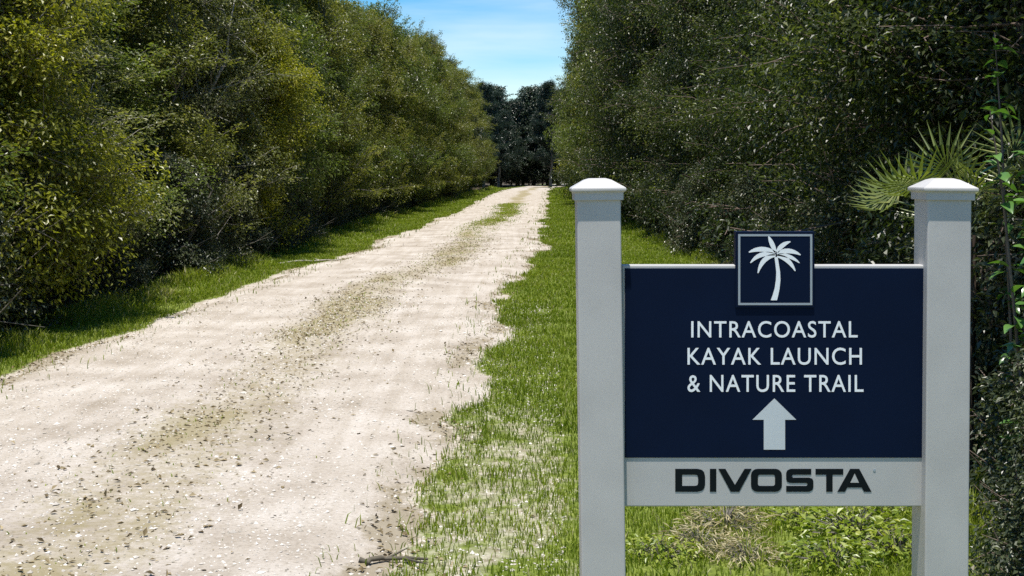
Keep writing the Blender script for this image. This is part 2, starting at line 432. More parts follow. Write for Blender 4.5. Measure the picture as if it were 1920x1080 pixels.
def make_tree(name, seed, H, Rad, mat, bark, n_clump, leaves, leaf, base=0.35, stems=4, taper=0.55, clump_r=(0.30, 0.72), bare=0, pale=0.05, shoots=0.45, spread=0.35, droop=0.0):
    """multi-stemmed crown: stems, limbs to every leaf clump, leaves spread through each clump"""
    rg = np.random.default_rng(seed)
    root = empty(name)
    paths, nodes = [], []
    for k in range(stems):
        a = 2 * math.pi * k / stems + rg.uniform(-0.5, 0.5)
        r0 = 0.10 + 0.12 * rg.random()
        top = H * rg.uniform(0.62, 0.9); lean = Rad * rg.uniform(0.15, 0.6)
        npt = 9; t = np.linspace(0, 1, npt)
        wob = rg.normal(0, 0.07 * H / 6, (npt, 2)).cumsum(0) * (t > 0)[:, None]
        pts = np.stack([math.cos(a) * (r0 + lean * t ** 1.4) + wob[:, 0], math.sin(a) * (r0 + lean * t ** 1.4) + wob[:, 1], -0.08 + top * t], -1)
        rr = (0.034 + 0.010 * H) * (1 - 0.82 * t) * rg.uniform(0.7, 1.1)
        paths.append((pts, rr)); nodes += [(p, q) for p, q in zip(pts[2:], rr[2:])]
    NP = np.array([p for p, _ in nodes])
    # clumps through the crown, thicker toward its surface
    C, CR = [], []
    for _ in range(n_clump):
        h = base + (1 - base * 0.02) * (H - base) * rg.random() ** 0.85 if base < H else H
        h = min(h, H * 0.985)
        f = (h - base) / max(H - base, 1e-3)
        prof = (math.sin(math.pi * min(1, 0.20 + 0.72 * f ** taper)) ** 0.7) * (0.86 + 0.14 * math.sin(3.1 * h + seed))
        rad = Rad * prof * (rg.random() ** spread)
        a = rg.random() * 2 * math.pi
        lob = 1 + 0.16 * math.sin(3 * a + seed) + 0.10 * math.sin(5 * a + 1.7 * h)
        C.append((math.cos(a) * rad * lob, math.sin(a) * rad * lob, h)); CR.append(rg.uniform(*clump_r))
    C = np.array(C); CR = np.array(CR)
    for c, cr in zip(C, CR):
        dd = np.linalg.norm(NP - c, axis=1) + np.maximum(0, NP[:, 2] - c[2] + 0.15) * 1.5
        k = int(np.argmin(dd)); p = NP[k]
        mid = (p + c) / 2 + rg.normal(0, 0.08, 3) + np.array([0, 0, 0.06])
        paths.append((np.array([p, mid, c]), np.array([min(nodes[k][1] * 0.55, 0.022), 0.011, 0.004])))
        for _ in range(3):
            dv = unit(rg.normal(0, 1, 3) + np.array([0, 0, 0.5])) * cr * rg.uniform(0.7, 1.0)
            paths.append((np.array([c * 0.7 + mid * 0.3, c + dv * 0.5 + rg.normal(0, 0.03, 3), c + dv]), np.array([0.006, 0.005, 0.002])))
    for _ in range(bare):
        a = rg.random() * 2 * math.pi; r_ = Rad * rg.uniform(0.35, 0.85); h = H * rg.uniform(0.05, 0.5)
        p = np.array([math.cos(a) * r_, math.sin(a) * r_, h])
        dv = unit(np.array([math.cos(a + rg.normal(0, 0.9)), math.sin(a + rg.normal(0, 0.9)), rg.uniform(-0.3, 1.2)])) * rg.uniform(0.2, 0.65)
        paths.append((np.array([p - dv * 0.3, p + dv * 0.3 + rg.normal(0, 0.05, 3), p + dv]), np.array([0.006, 0.005, 0.002])))
    # long leafy shoots breaking the outline
    SP, SD = [], []
    for c, cr in zip(C, CR):
        if rg.random() > shoots: continue
        for _ in range(2):
            dv = unit(np.array([c[0], c[1], 0.0]) / (np.linalg.norm(c[:2]) + 1e-6) * rg.uniform(0.1, 0.9) + np.array([0, 0, rg.uniform(0.1, 1.0)]) + rg.normal(0, 0.45, 3))
            ln = cr * 0.6 + rg.uniform(0.3, 0.75) * H / 6.5; e = c + dv * ln; e[2] -= 0.1 * ln
            m_ = c + dv * ln * 0.5 + np.array([0, 0, 0.04])
            paths.append((np.array([c, m_, e]), np.array([0.007, 0.005, 0.002])))
            t_ = rg.uniform(0.3, 1.0, int(70 * 0.07 / leaf[0] * ln / 0.8))
            SP.append(c + (e - c) * t_[:, None] + rg.normal(0, 0.045, (len(t_), 3))); SD.append(dv + rg.normal(0, 0.7, (len(t_), 3)))
    tr = link('trunk', tubes_mesh('trunk', paths, 5), bark, root)
    # leaves
    w = CR ** 2; cnt = np.maximum(8, (leaves * w / w.sum()).astype(int))
    ci = np.repeat(np.arange(n_clump), cnt); n = len(ci)
    dv = unit(rg.normal(0, 1, (n, 3)))
    dv[:, 2] = np.where(rg.random(n) < 0.35, np.abs(dv[:, 2]), dv[:, 2])
    rr = CR[ci] * (rg.random(n) ** 0.42)
    P = C[ci] + dv * rr[:, None] * np.array([1, 1, 0.72])
    if droop: P[:, 2] -= droop * rr ** 2
    P[:, 2] = np.maximum(P[:, 2], 0.03)
    axis_out = unit(np.stack([P[:, 0], P[:, 1], np.full(n, 0.4)], -1))
    Nn = unit(0.50 * np.array([0, 0, 1]) + 0.35 * dv + 0.42 * axis_out + rg.normal(0, 0.42, (n, 3)))
    Dr = dv * 0.8 + rg.normal(0, 0.6, (n, 3)) + np.array([0, 0, -0.15])
    sz = rg.uniform(0.65, 1.25, n)
    V, F = leaf_arrays(P, Nn, Dr, leaf[0] * sz, leaf[1] * sz * rg.uniform(0.8, 1.15, n))
    ct = rg.normal(0.42, 0.15, n_clump); ct[rg.random(n_clump) < pale] += 0.30
    tint = np.clip(ct[ci] + rg.normal(0, 0.17, n), 0, 1)
    if SP:
        SP = np.concatenate(SP); SD = np.concatenate(SD); k = len(SP); sz = rg.uniform(0.7, 1.2, k)
        SP[:, 2] = np.maximum(SP[:, 2], 0.03)
        V2, F2 = leaf_arrays(SP, unit(np.array([0, 0, 0.7]) + rg.normal(0, 0.5, (k, 3))), SD, leaf[0] * sz, leaf[1] * sz)
        F = np.concatenate([F, F2 + len(V)]); V = np.concatenate([V, V2]); tint = np.concatenate([tint, np.clip(rg.normal(0.58, 0.18, k), 0, 1)])
    link('crown', np_mesh('crown', V, F, {'tint': np.repeat(tint, 4)}), mat, root)
    return root

def make_pine(name, seed, H):
    rg = np.random.default_rng(seed)
    root = empty(name)
    t = np.linspace(0, 1, 12)
    wob = rg.normal(0, 0.06, (12, 2)).cumsum(0)
    tp = np.stack([wob[:, 0], wob[:, 1], -0.1 + (H + 0.1) * t], -1)
    paths = [(tp, 0.14 * (1 - 0.93 * t))]
    Ps, Ds = [], []
    for k in range(90):
        f = rg.uniform(0.22, 0.99); p = np.array([np.interp(f, t, tp[:, i]) for i in range(3)])
        a = rg.random() * 2 * math.pi; ln = (1 - f) * 3.6 * rg.uniform(0.3, 1.0) + 0.35
        dv = np.array([math.cos(a), math.sin(a), rg.uniform(0.1, 0.65)])
        e = p + dv * ln; e[2] -= 0.12 * ln
        paths.append((np.array([p, (p + e) / 2 + [0, 0, 0.06], e]), np.array([0.028 * (1.1 - f), 0.014, 0.004])))
        n = int(90 + 170 * ln); s = rg.uniform(0.25, 1.0, n)
        q = p + (e - p) * s[:, None] + rg.normal(0, 0.13, (n, 3)); Ps.append(q)
        Ds.append(dv * 0.5 + rg.normal(0, 0.6, (n, 3)) + np.array([0, 0, -0.15]))
    P = np.concatenate(Ps); D = np.concatenate(Ds); n = len(P)
    Nn = unit(rg.normal(0, 1, (n, 3)) + np.array([0, 0, 0.6]))
    V, F = leaf_arrays(P, Nn, D, rg.uniform(0.16, 0.34, n), rg.uniform(0.02, 0.035, n), 0.1)
    link('trunk', tubes_mesh('trunk', paths, 5), M['bark'], root)
    link('crown', np_mesh('crown', V, F, {'tint': np.repeat(rg.random(n) * 0.9, 4)}), M['pine'], root)
    return root

rnd = random.Random(11)
def place(proto, x, y, s, label, cat, group=None, rz=None, first=None, sz=None):
    """the first use moves the prototype itself, later uses copy it with its parts"""
    if not proto.get('_used'):
        proto['_used'] = 1; o = proto
    else:
        o = copy_tree(proto)
    for k in ('label', 'category', 'group'):
        if k in o: del o[k]
    o.location = (x, y, float(surf([x], [y])[0]) - 0.01)
    o.rotation_euler = (0, 0, rnd.uniform(0, 6.28) if rz is None else rz)
    o.scale = (s, s, s * (sz or 1.0))
    tag(o, label, cat, group)
    return o

# prototypes
T_olive = make_tree('leafy_tree', 1, 6.6, 1.95, M['olive'], M['bark'], 165, 80000, (0.068, 0.031), bare=6)
T_green = make_tree('leafy_tree', 2, 6.2, 2.0, M['green'], M['bark'], 160, 74000, (0.072, 0.034), bare=10, pale=0.08)
T_grey = make_tree('leafy_tree', 3, 6.4, 1.9, M['grey'], M['pale_bark'], 170, 72000, (0.062, 0.028), bare=14, pale=0.10)
T_yellow = make_tree('leafy_tree', 4, 4.3, 1.35, M['yellow'], M['bark'], 90, 46000, (0.060, 0.029))
T_dark = make_tree('leafy_tree', 5, 7.4, 2.0, M['dark'], M['brown_bark'], 200, 112000, (0.056, 0.026), bare=16, pale=0.07)
T_dark2 = make_tree('leafy_tree', 6, 7.0, 2.0, M['dark'], M['brown_bark'], 190, 98000, (0.061, 0.029), bare=22, pale=0.12)
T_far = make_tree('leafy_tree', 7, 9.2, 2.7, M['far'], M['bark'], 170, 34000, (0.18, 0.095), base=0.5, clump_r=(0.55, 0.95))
T_back = make_tree('leafy_tree', 8, 8.4, 2.5, M['olive'], M['bark'], 170, 36000, (0.14, 0.065), base=1.0, clump_r=(0.5, 0.85))
S_brush = make_tree('brush_shrub', 9, 1.7, 0.95, M['brush'], M['bark'], 66, 22000, (0.046, 0.022), base=0.06, stems=5, clump_r=(0.18, 0.36), bare=18, taper=0.4)
S_brush2 = make_tree('brush_shrub', 10, 1.5, 0.9, M['brush'], M['brown_bark'], 66, 22000, (0.045, 0.022), base=0.06, stems=5, clump_r=(0.18, 0.36), bare=22, taper=0.4)
P_pine = make_pine('pine_tree', 12, 9.4)

# thicket across the track from the sign
G1 = 'trees of the thicket across the track'
y = 7.0; k = 0
kinds = [('grey', T_grey), ('olive', T_olive), ('green', T_green), ('olive', T_olive), ('grey', T_grey), ('green', T_green), ('olive', T_olive)]
LAB1 = {'grey': 'grey-green tree with bare pale twigs',
        'olive': 'olive-green bushy tree',
        'green': 'mid-green bushy tree'}
while y < 108:
    nm, pr = kinds[k % 7] if y < 30 else (('olive', T_olive), ('olive', T_olive), ('green', T_green))[k % 3]
    s = rnd.uniform(0.9, 1.12) * (1.0 + 0.16 * float(sstep(25, 60, y)))
    x = float(hedge_l(y)) - 1.75 * s + rnd.uniform(-0.25, 0.25) + 0.25 - 0.45 * (1 - float(sstep(14, 26, y)))
    wh = 'next to the yellow-green bush' if y < 16 else 'behind the bleached fallen branch' if y < 27 else 'midway along the track' if y < 60 else 'close to the dark bend'
    place(pr, x, y, s, sz=0.60 + 0.40 * float(sstep(8, 30, y)), label=LAB1[nm] + ' across from the sign, ' + wh, cat='tree', group=G1 + ', ' + nm + ', ' + wh)
    y += rnd.uniform(1.9, 2.5) * (1 + 0.35 * float(sstep(40, 100, y))); k += 1
y = 8.0
while y < 118:
    x = float(hedge_l(y)) - 5.4 + rnd.uniform(-0.5, 0.5)
    place(T_back, x, y, rnd.uniform(0.9, 1.12), 'taller olive tree standing behind the front row of the thicket across the track', 'tree', 'back row of the thicket across the track')
    y += rnd.uniform(3.0, 4.0)
place(T_yellow, -5.35, 12.9, 1.0, 'bright yellow-green bush at the end of the thicket across the track, farthest from the bend', 'bush')
place(T_yellow, -4.9, 24.0, 0.95, 'smaller yellow-green bush in the thicket just beyond the bleached fallen branch', 'bush')
y = 7.5
while y < 70:
    x = float(hedge_l(y)) - 0.75 + rnd.uniform(-0.3, 0.2)
    wh = 'below the yellow-green bush' if y < 16 else 'behind the bleached fallen branch' if y < 27 else 'far along the grass strip'
    place(S_brush, x, y, rnd.uniform(0.75, 1.15), 'low grey-stemmed brush across the track, ' + wh, 'shrub', 'brush across the track, ' + wh)
    y += rnd.uniform(1.0, 1.6) * (1 + float(sstep(25, 70, y)))

# thicket beside the sign
y = 5.6; k = 0
while y < 100:
    pr = (T_dark, T_dark2, T_dark)[k % 3] if y < 44 else (T_dark2, T_olive, T_green)[k % 3]
    lab = {0: 'dark green dense tree in the front of the thicket behind the sign', 1: 'tall olive-green tree farther along the thicket on the side of the sign'}[0 if y < 44 else 1]  # tone comes from the leaf materials
    s = rnd.uniform(0.92, 1.1) * (1.0 + 0.50 * float(sstep(24, 42, y)))
    x = float(hedge_r(y)) + 1.75 * s + rnd.uniform(-0.2, 0.2) - 0.15 - (0.40 if 34 < y < 62 else 0)
    if y < 44: lab = 'dark green dense tree ' + ('over the saplings and palmetto by the sign post' if y < 11 else 'in the thicket right behind the navy board' if y < 24 else 'in the thicket well down the track behind the sign')
    place(pr, x, y, s, sz=1.28 if 34 < y < 62 else 1.0, label=lab, cat='tree', group=lab if y < 44 else 'farther trees of the thicket on the side of the sign')
    y += rnd.uniform(1.9, 2.4) * (1 + 0.3 * float(sstep(40, 100, y))); k += 1
y = 7.0
while y < 110:
    x = float(hedge_r(y)) + 5.6 + rnd.uniform(-0.5, 0.5)
    place(T_back, x, y, rnd.uniform(1.0, 1.2), 'tall tree standing at the back of the thicket behind the sign', 'tree', 'back row of the thicket behind the sign')
    y += rnd.uniform(3.0, 4.0)
y = 5.9
while y < 45:
    x = float(hedge_r(y)) + 0.40 + rnd.uniform(-0.2, 0.3)
    wh = 'at the saplings beside the sign post' if y < 7.5 else 'behind the navy board' if y < 20 else 'far behind the sign'
    place(S_brush2, x, y, rnd.uniform(0.7, 1.1), 'low dark brush with brown twigs ' + wh, 'shrub', 'brush ' + wh)
    y += rnd.uniform(0.9, 1.4) * (1 + float(sstep(20, 45, y)))

for (x, y, q) in ((2.22, 4.75, 0.62), (2.46, 5.2, 0.72), (2.02, 4.45, 0.5)):
    place(S_brush2, x, y, q, 'low dark brush with brown twigs at the saplings beside the sign post', 'shrub', 'brush at the saplings beside the sign post')

# dark trees where the track bends away, shade put into their leaf colour
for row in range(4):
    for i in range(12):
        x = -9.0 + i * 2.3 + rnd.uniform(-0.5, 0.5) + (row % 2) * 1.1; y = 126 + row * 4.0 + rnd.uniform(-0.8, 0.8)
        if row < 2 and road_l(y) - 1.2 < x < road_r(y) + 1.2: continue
        place(T_far, x, y, rnd.uniform(0.74, 1.12), 'very dark tree with shade put into its leaf colour closing off the track where it bends away', 'tree', 'dark trees at the bend')
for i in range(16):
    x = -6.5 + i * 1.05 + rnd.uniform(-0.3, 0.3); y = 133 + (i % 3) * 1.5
    place(T_far, x, y, rnd.uniform(0.30, 0.42), 'low dark bush with shade-tinted leaves beneath the dark trees at the bend of the track', 'bush', 'dark bushes at the bend')
for (px, yy, s) in ((862, 88, 0.99), (918, 119, 1.06), (946, 122, 0.98), (1030, 121, 1.08)):
    place(P_pine, (px - 960) / 2400 * yy - (0.6 if px < 960 else -0.2), yy, s, 'thin dark feathery pine poking above the skyline down the track', 'pine tree', 'pines on the skyline')

# ------------------------------------------------------------------ grass
def blades(name, X, Y, Hh, Wd, tint, rg, lean=0.5):
    n = len(X); Z = surf(X, Y) - 0.004
    a = rg.random(n) * 2 * math.pi
    side = np.stack([np.cos(a), np.sin(a), np.zeros(n)], -1) * (Wd * 0.5)[:, None]
    b_ = rg.random(n) * 2 * math.pi
    bend = np.stack([np.cos(b_), np.sin(b_), np.zeros(n)], -1) * (Hh * lean * rg.uniform(0.2, 1.3, n))[:, None]
    P = np.stack([X, Y, Z], -1)
    up = np.array([0, 0, 1.0])
    mid = P + bend * 0.35 + up * (Hh * 0.6)[:, None]
    tip = P + bend + up * (Hh * rg.uniform(0.75, 1.0, n))[:, None]
    V = np.stack([P - side, P + side, mid + side * 0.8, mid - side * 0.8, tip], 1).reshape(-1, 3)
    k = np.arange(n)[:, None] * 5
    F = np.concatenate([k + np.array([[0, 1, 2]]), k + np.array([[0, 2, 3]]), k + np.array([[3, 2, 4]])], 1).reshape(-1, 3)
    return np_mesh(name, V, F, {'tint': np.repeat(np.clip(tint, 0, 1), 5)})

def scatter(rg, n, x0f, x1f, y0, y1):
    y = rg.uniform(y0, y1, n); t = rg.random(n)
    return x0f(y) + (x1f(y) - x0f(y)) * t, y

def grass_object(name, zones, side, label, seed):
    rg = np.random.default_rng(seed); XS, YS, HS, WS, TS = [], [], [], [], []
    for (y0, y1, dens, h, w) in zones:
        if side == 'r': f0 = lambda q: road_r(q) - 0.45; f1 = lambda q: hedge_r(q) + 0.5
        else: f0 = lambda q: hedge_l(q) - 0.5; f1 = lambda q: road_l(q) + 0.45
        yy = np.linspace(y0, y1, 20); area = np.mean(f1(yy) - f0(yy)) * (y1 - y0)
        x, y = scatter(rg, int(area * dens), f0, f1, y0, y1)
        cov, dry = grass_cover(x, y)
        keep = rg.random(len(x)) < np.maximum(cov, 0.02 * (np.abs(x - (road_r(y) if side == 'r' else road_l(y))) < 0.5))
        keep &= rg.random(len(x)) < 0.35 + 0.65 * sstep(0.25, 0.5, fbm(x * 3.3, y * 3.3, 301, 3))
        x, y, cov, dry = x[keep], y[keep], cov[keep], dry[keep]
        n = len(x)
        tuft = fbm(x * 2.1, y * 2.1, 333, 4)
        edge_d = (x - hedge_l(y)) if side == 'l' else (hedge_r(y) - x)
        foot = 2.6 * np.exp(-((edge_d + 0.05) / 0.33) ** 2) * sstep(0.35, 0.65, fbm(x * 1.4, y * 1.4, 377, 3))
        XS.append(x); YS.append(y)
        HS.append(h * rg.uniform(0.5, 1.25, n) * (0.6 + 0.9 * tuft + foot)); WS.append(w * rg.uniform(0.6, 1.2, n))
        t = 0.40 + 0.55 * (fbm(x * 0.9, y * 0.9, 345, 4) - 0.5) + rg.normal(0, 0.15, n) + 0.45 * dry * (rg.random(n) < 0.75) + 0.22 * np.clip(foot, 0, 1.5) * rg.random(n)
        t = np.where(rg.random(n) < 0.05, 0.95, t); TS.append(t)
    me = blades(name, np.concatenate(XS), np.concatenate(YS), np.concatenate(HS), np.concatenate(WS), np.concatenate(TS), rg)
    return tag(link(name, me, M['grass']), label, 'grass', kind='stuff')

grass_object('verge_grass', [(4.4, 8.5, 4200, 0.055, 0.0060), (8.5, 14, 2600, 0.060, 0.0075), (14, 28, 1300, 0.065, 0.011), (28, 60, 420, 0.08, 0.020), (60, 125, 130, 0.10, 0.04)], 'r',
             'short bright green grass on the verge between the track and the sign', 501)
grass_object('verge_grass', [(7.5, 14, 2800, 0.060, 0.0075), (14, 28, 1400, 0.070, 0.011), (28, 60, 420, 0.08, 0.020), (60, 115, 130, 0.10, 0.04)], 'l',
             'strip of short green grass between the track and the opposite thicket', 502)

# wisps of grass, litter and loose shell on the track
rg = np.random.default_rng(77)
x, y = scatter(rg, 90000, road_l, road_r, 4.5, 60.0)
s = strip_mask(x, y); far = sstep(25, 45, y)
keep = rg.random(len(x)) < s * (0.22 + 0.5 * far)
x, y = x[keep], y[keep]; n = len(x)
me = blades('track_grass', x, y, rg.uniform(0.012, 0.035, n) * (1 + 0.8 * sstep(25, 45, y)), 0.004 + 0.0004 * y, rg.uniform(0.3, 1.0, n), rg, 1.0)
tag(link('track_grass', me, M['grass']), 'sparse dry wisps of grass down the middle of the track', 'grass', kind='stuff')

def flakes(name, x, y, size, tint, mat, rg, lift=0.004):
    n = len(x)
    P = np.stack([x, y, surf(x, y) + lift], -1)
    Nn = unit(np.array([0, 0, 1.0]) + rg.normal(0, 0.35, (n, 3)))
    V, F = leaf_arrays(P, Nn, rg.normal(0, 1, (n, 3)), size, size * rg.uniform(0.35, 0.6, n), 0.2)
    return link(name, np_mesh(name, V, F, {'tint': np.repeat(tint, 4)}), mat)
x, y = scatter(rg, 150000, lambda q: road_l(q) - 0.3, lambda q: road_r(q) + 0.8, 4.6, 30.0)
lf, d, u = road_lift(x, y)
w = 0.42 * strip_mask(x, y) + 0.36 * (1 - sstep(0, 0.4, np.abs(d))) * sstep(0.45, 0.65, fbm(x * 2.2, y * 1.0, 131, 4)) + 0.006
keep = rg.random(len(x)) < w
x, y = x[keep], y[keep]; n = len(x)
tag(flakes('leaf_litter', x, y, rg.uniform(0.012, 0.045, n), rg.uniform(0.0, 0.8, n), M['dry'], rg), 'brown dead leaves littering the middle and edges of the pale track', 'leaf litter', kind='stuff')

def stones(name, x, y, size, rg, mat, label):
    n = len(x)
    base = np.array([[1, 0, 0], [0, 1, 0], [-1, 0, 0], [0, -1, 0], [0, 0, 1], [0, 0, -1]], dtype=float)
    V = base[None] * (rg.uniform(0.6, 1.25, (n, 6, 1)))
    V = V + rg.normal(0, 0.16, (n, 6, 3))
    a = rg.random(n) * 6.28; c, s_ = np.cos(a), np.sin(a)
    Vx = V[..., 0] * c[:, None] - V[..., 1] * s_[:, None]; Vy = V[..., 0] * s_[:, None] + V[..., 1] * c[:, None]
    V = np.stack([Vx, Vy, V[..., 2] * 0.6], -1) * size[:, None, None]
    V += np.stack([x, y, surf(x, y) + size * 0.12], -1)[:, None]
    f = np.array([[0, 1, 4], [1, 2, 4], [2, 3, 4], [3, 0, 4], [1, 0, 5], [2, 1, 5], [3, 2, 5], [0, 3, 5]])
    F = (np.arange(n)[:, None, None] * 6 + f[None]).reshape(-1, 3)
    return tag(link(name, np_mesh(name, V.reshape(-1, 3), F, {'tint': np.repeat(rg.random(n), 6)}), mat), label, 'gravel', kind='stuff')
m, n_, l, b, out = new_mat('shell_stone')
at = n_.new('ShaderNodeAttribute'); at.attribute_name = 'tint'
r_ = ramp(n_, [(0.0, (0.27, 0.24, 0.19)), (0.35, (0.42, 0.38, 0.33)), (1.0, (0.60, 0.565, 0.515))])
l.new(at.outputs['Fac'], r_.inputs['Fac']); l.new(r_.outputs[0], b.inputs['Base Color']); b.inputs['Roughness'].default_value = 0.9
x, y = scatter(rg, 42000, lambda q: road_l(q) - 0.1, lambda q: road_r(q) + 0.55, 4.4, 16.0)
keep = rg.random(len(x)) < 0.35 + 0.65 * sstep(0.4, 0.7, fbm(x * 1.6, y * 0.8, 211, 4))
x, y = x[keep], y[keep]
stones('loose_shell', x, y, rg.gamma(2.0, 0.0019, len(x)) + 0.0025, rg, m, 'loose bits of pale crushed shell scattered over the track')

# ------------------------------------------------------------------ weeds beneath the board and small things on the ground
def make_weed(seed, n_leaf, rad, h, L, mat, wid=0.5):
    rg = np.random.default_rng(seed); root = empty('weed')
    P, D, paths = [], [], []
    for k in range(n_leaf):
        a = rg.random() * 6.28; r_ = rad * rg.random() ** 0.6; z = h * rg.uniform(0.25, 1.0) * (1 - 0.5 * r_ / rad)
        p = np.array([math.cos(a) * r_, math.sin(a) * r_, z]); P.append(p); D.append([math.cos(a), math.sin(a), rg.uniform(-0.2, 0.5)])
        if k % 4 == 0: paths.append((np.array([[p[0] * 0.15, p[1] * 0.15, -0.01], [p[0] * 0.6, p[1] * 0.6, z * 0.7], p]), np.array([0.003, 0.002, 0.001])))
    P = np.array(P); D = np.array(D) + rg.normal(0, 0.4, (n_leaf, 3))
    Nn = unit(np.array([0, 0, 1.0]) + rg.normal(0, 0.35, (n_leaf, 3)))
    s = rg.uniform(0.6, 1.2, n_leaf)
    V, F = leaf_arrays(P, Nn, D, L * s, L * wid * s)
    link('stem', tubes_mesh('stem', paths, 4), M['bark'], root)
    link('foliage', np_mesh('foliage', V, F, {'tint': np.repeat(np.clip(rg.normal(0.5, 0.25, n_leaf), 0, 1), 4)}), mat, root)
    return root
W1 = make_weed(31, 420, 0.20, 0.13, 0.035, M['weed']); W2 = make_weed(32, 300, 0.17, 0.10, 0.045, M['straw'], 0.14)
for (px, py, s) in ((1600, 1010, 1.2), (1680, 1040, 1.1), (1560, 1060, 1.0), (1650, 975, 0.9), (1240, 1050, 0.8), (1500, 985, 0.8)):
    yy = 3840.0 / (py - 320); place(W1, (px - 960) / 2400 * yy, yy, s, 'clump of small-leaved green weeds in the grass beneath the sign board', 'weed', 'green weeds beneath the board')
for (px, py, s) in ((1360, 990, 1.2), (1310, 1030, 1.1), (1400, 1050, 1.0)):
    yy = 3840.0 / (py - 320); place(W2, (px - 960) / 2400 * yy, yy, s, 'clump of dry straw-coloured weeds in the grass beneath the sign board', 'weed', 'dry weeds beneath the board')

def stick(name, pts, r0, mat, label, twig=True):
    pts = np.array(pts, dtype=float); root_mesh = []
    t = np.linspace(0, 1, 10); q = np.stack([np.interp(t, np.linspace(0, 1, len(pts)), pts[:, i]) for i in range(3)], -1)
    rg = np.random.default_rng(len(name) + int(abs(pts[0][0] * 100)))
    q[:, :2] += rg.normal(0, r0 * 0.7, (10, 2)); q[:, 2] = surf(q[:, 0], q[:, 1]) + r0 * 0.8 + rg.uniform(0, r0, 10)
    paths = [(q, r0 * (1 - 0.6 * t) * rg.uniform(0.85, 1.1, 10))]
    if twig:
        for k in (4, 6):
            e = q[k] + rg.normal(0, 0.12, 3); e[2] = q[k][2] + 0.03
            paths.append((np.array([q[k], (q[k] + e) / 2, e]), np.array([r0 * 0.45, r0 * 0.35, r0 * 0.15])))
    return tag(link(name, tubes_mesh(name, paths, 7), mat), label, 'branch')
stick('fallen_branch', [(-3.92, 21.4, 0), (-3.5, 22.0, 0), (-2.95, 21.8, 0)], 0.022, M['pale_bark'], 'pale bleached fallen branch lying on the grass strip across the track')
stick('fallen_stick', [(-0.60, 5.10, 0), (-0.50, 5.16, 0), (-0.33, 5.14, 0)], 0.013, M['dark_wood'], 'dark weathered stick lying where the track meets the grass')

# ------------------------------------------------------------------ palmetto and broad-leaved sapling behind the sign post
def fan_mesh(seed):
    rg = np.random.default_rng(seed); Vs, Fs, T, off = [], [], [], 0
    n = 19
    for k in range(n):
        a = R(-112 + 224 * k / (n - 1)); ln = 0.34 * (0.72 + 0.28 * math.cos(a * 0.7)) * rg.uniform(0.9, 1.05)
        dv = np.array([math.sin(a), 0, math.cos(a)]); sv = np.array([math.cos(a), 0, -math.sin(a)])
        w = 0.0105
        c0 = dv * 0.02; c1 = dv * ln * 0.5 + np.array([0, -0.02, 0]); c2 = dv * ln + np.array([0, 0.05 + rg.uniform(-0.02, 0.05), -0.03])
        V = np.array([c0, c1 - sv * w, c1 + np.array([0, 0.007, 0]), c1 + sv * w, c2])
        Vs.append(V); Fs += [[off, off + 1, off + 2], [off, off + 2, off + 3], [off + 1, off + 4, off + 2], [off + 2, off + 4, off + 3]]
        T += [float(np.clip(rg.normal(0.5, 0.2), 0, 1))] * 5; off += 5
    return np_mesh('frond', np.concatenate(Vs), np.array(Fs), {'tint': T})
def palmetto(x, y, h0, seed, nf, label):
    rg = random.Random(seed); root = empty('palmetto', (x, y, float(surf([x], [y])[0])))
    tag(root, label, 'palmetto')
    tp = [(np.array([[0, 0, -0.05], [0.02, 0.01, h0 * 0.4], [0.05, 0.0, h0 * 0.75]]), np.array([0.06, 0.055, 0.045]))]
    link('trunk', tubes_mesh('trunk', tp, 8), M['brown_bark'], root)
    fm = fan_mesh(seed); fm.materials.append(M['palmetto'])
    for k in range(nf):
        a = 2 * math.pi * k / nf + rg.uniform(-0.3, 0.3); el = rg.uniform(0.35, 1.3); ln = rg.uniform(0.28, 0.5)
        p0 = Vector((0.05, 0, h0 * 0.75)); dv = Vector((math.cos(a) * math.cos(el), math.sin(a) * math.cos(el), math.sin(el)))
        p1 = p0 + dv * ln
        st = link('stalk', tubes_mesh('stalk', [(np.array([p0, (p0 + p1) / 2 + Vector((0, 0, 0.03)), p1]), np.array([0.008, 0.006, 0.005]))], 5), M['palmetto'], root)
        fr = bpy.data.objects.new('frond', fm); fr.parent = root; col.objects.link(fr)
        q = (dv + Vector((0, 0, -0.25))).to_track_quat('Z', 'Y')
        fr.location = p1; fr.rotation_mode = 'QUATERNION'; fr.rotation_quaternion = q @ Matrix.Rotation(rg.uniform(-0.9, 0.9), 3, 'Z').to_quaternion()
        s = rg.uniform(0.62, 0.95); fr.scale = (s, s, s)
    return root
palmetto(2.24, 6.4, 1.72, 5, 12, 'pale yellow-green fan palmetto growing out of the thicket by the sign post')

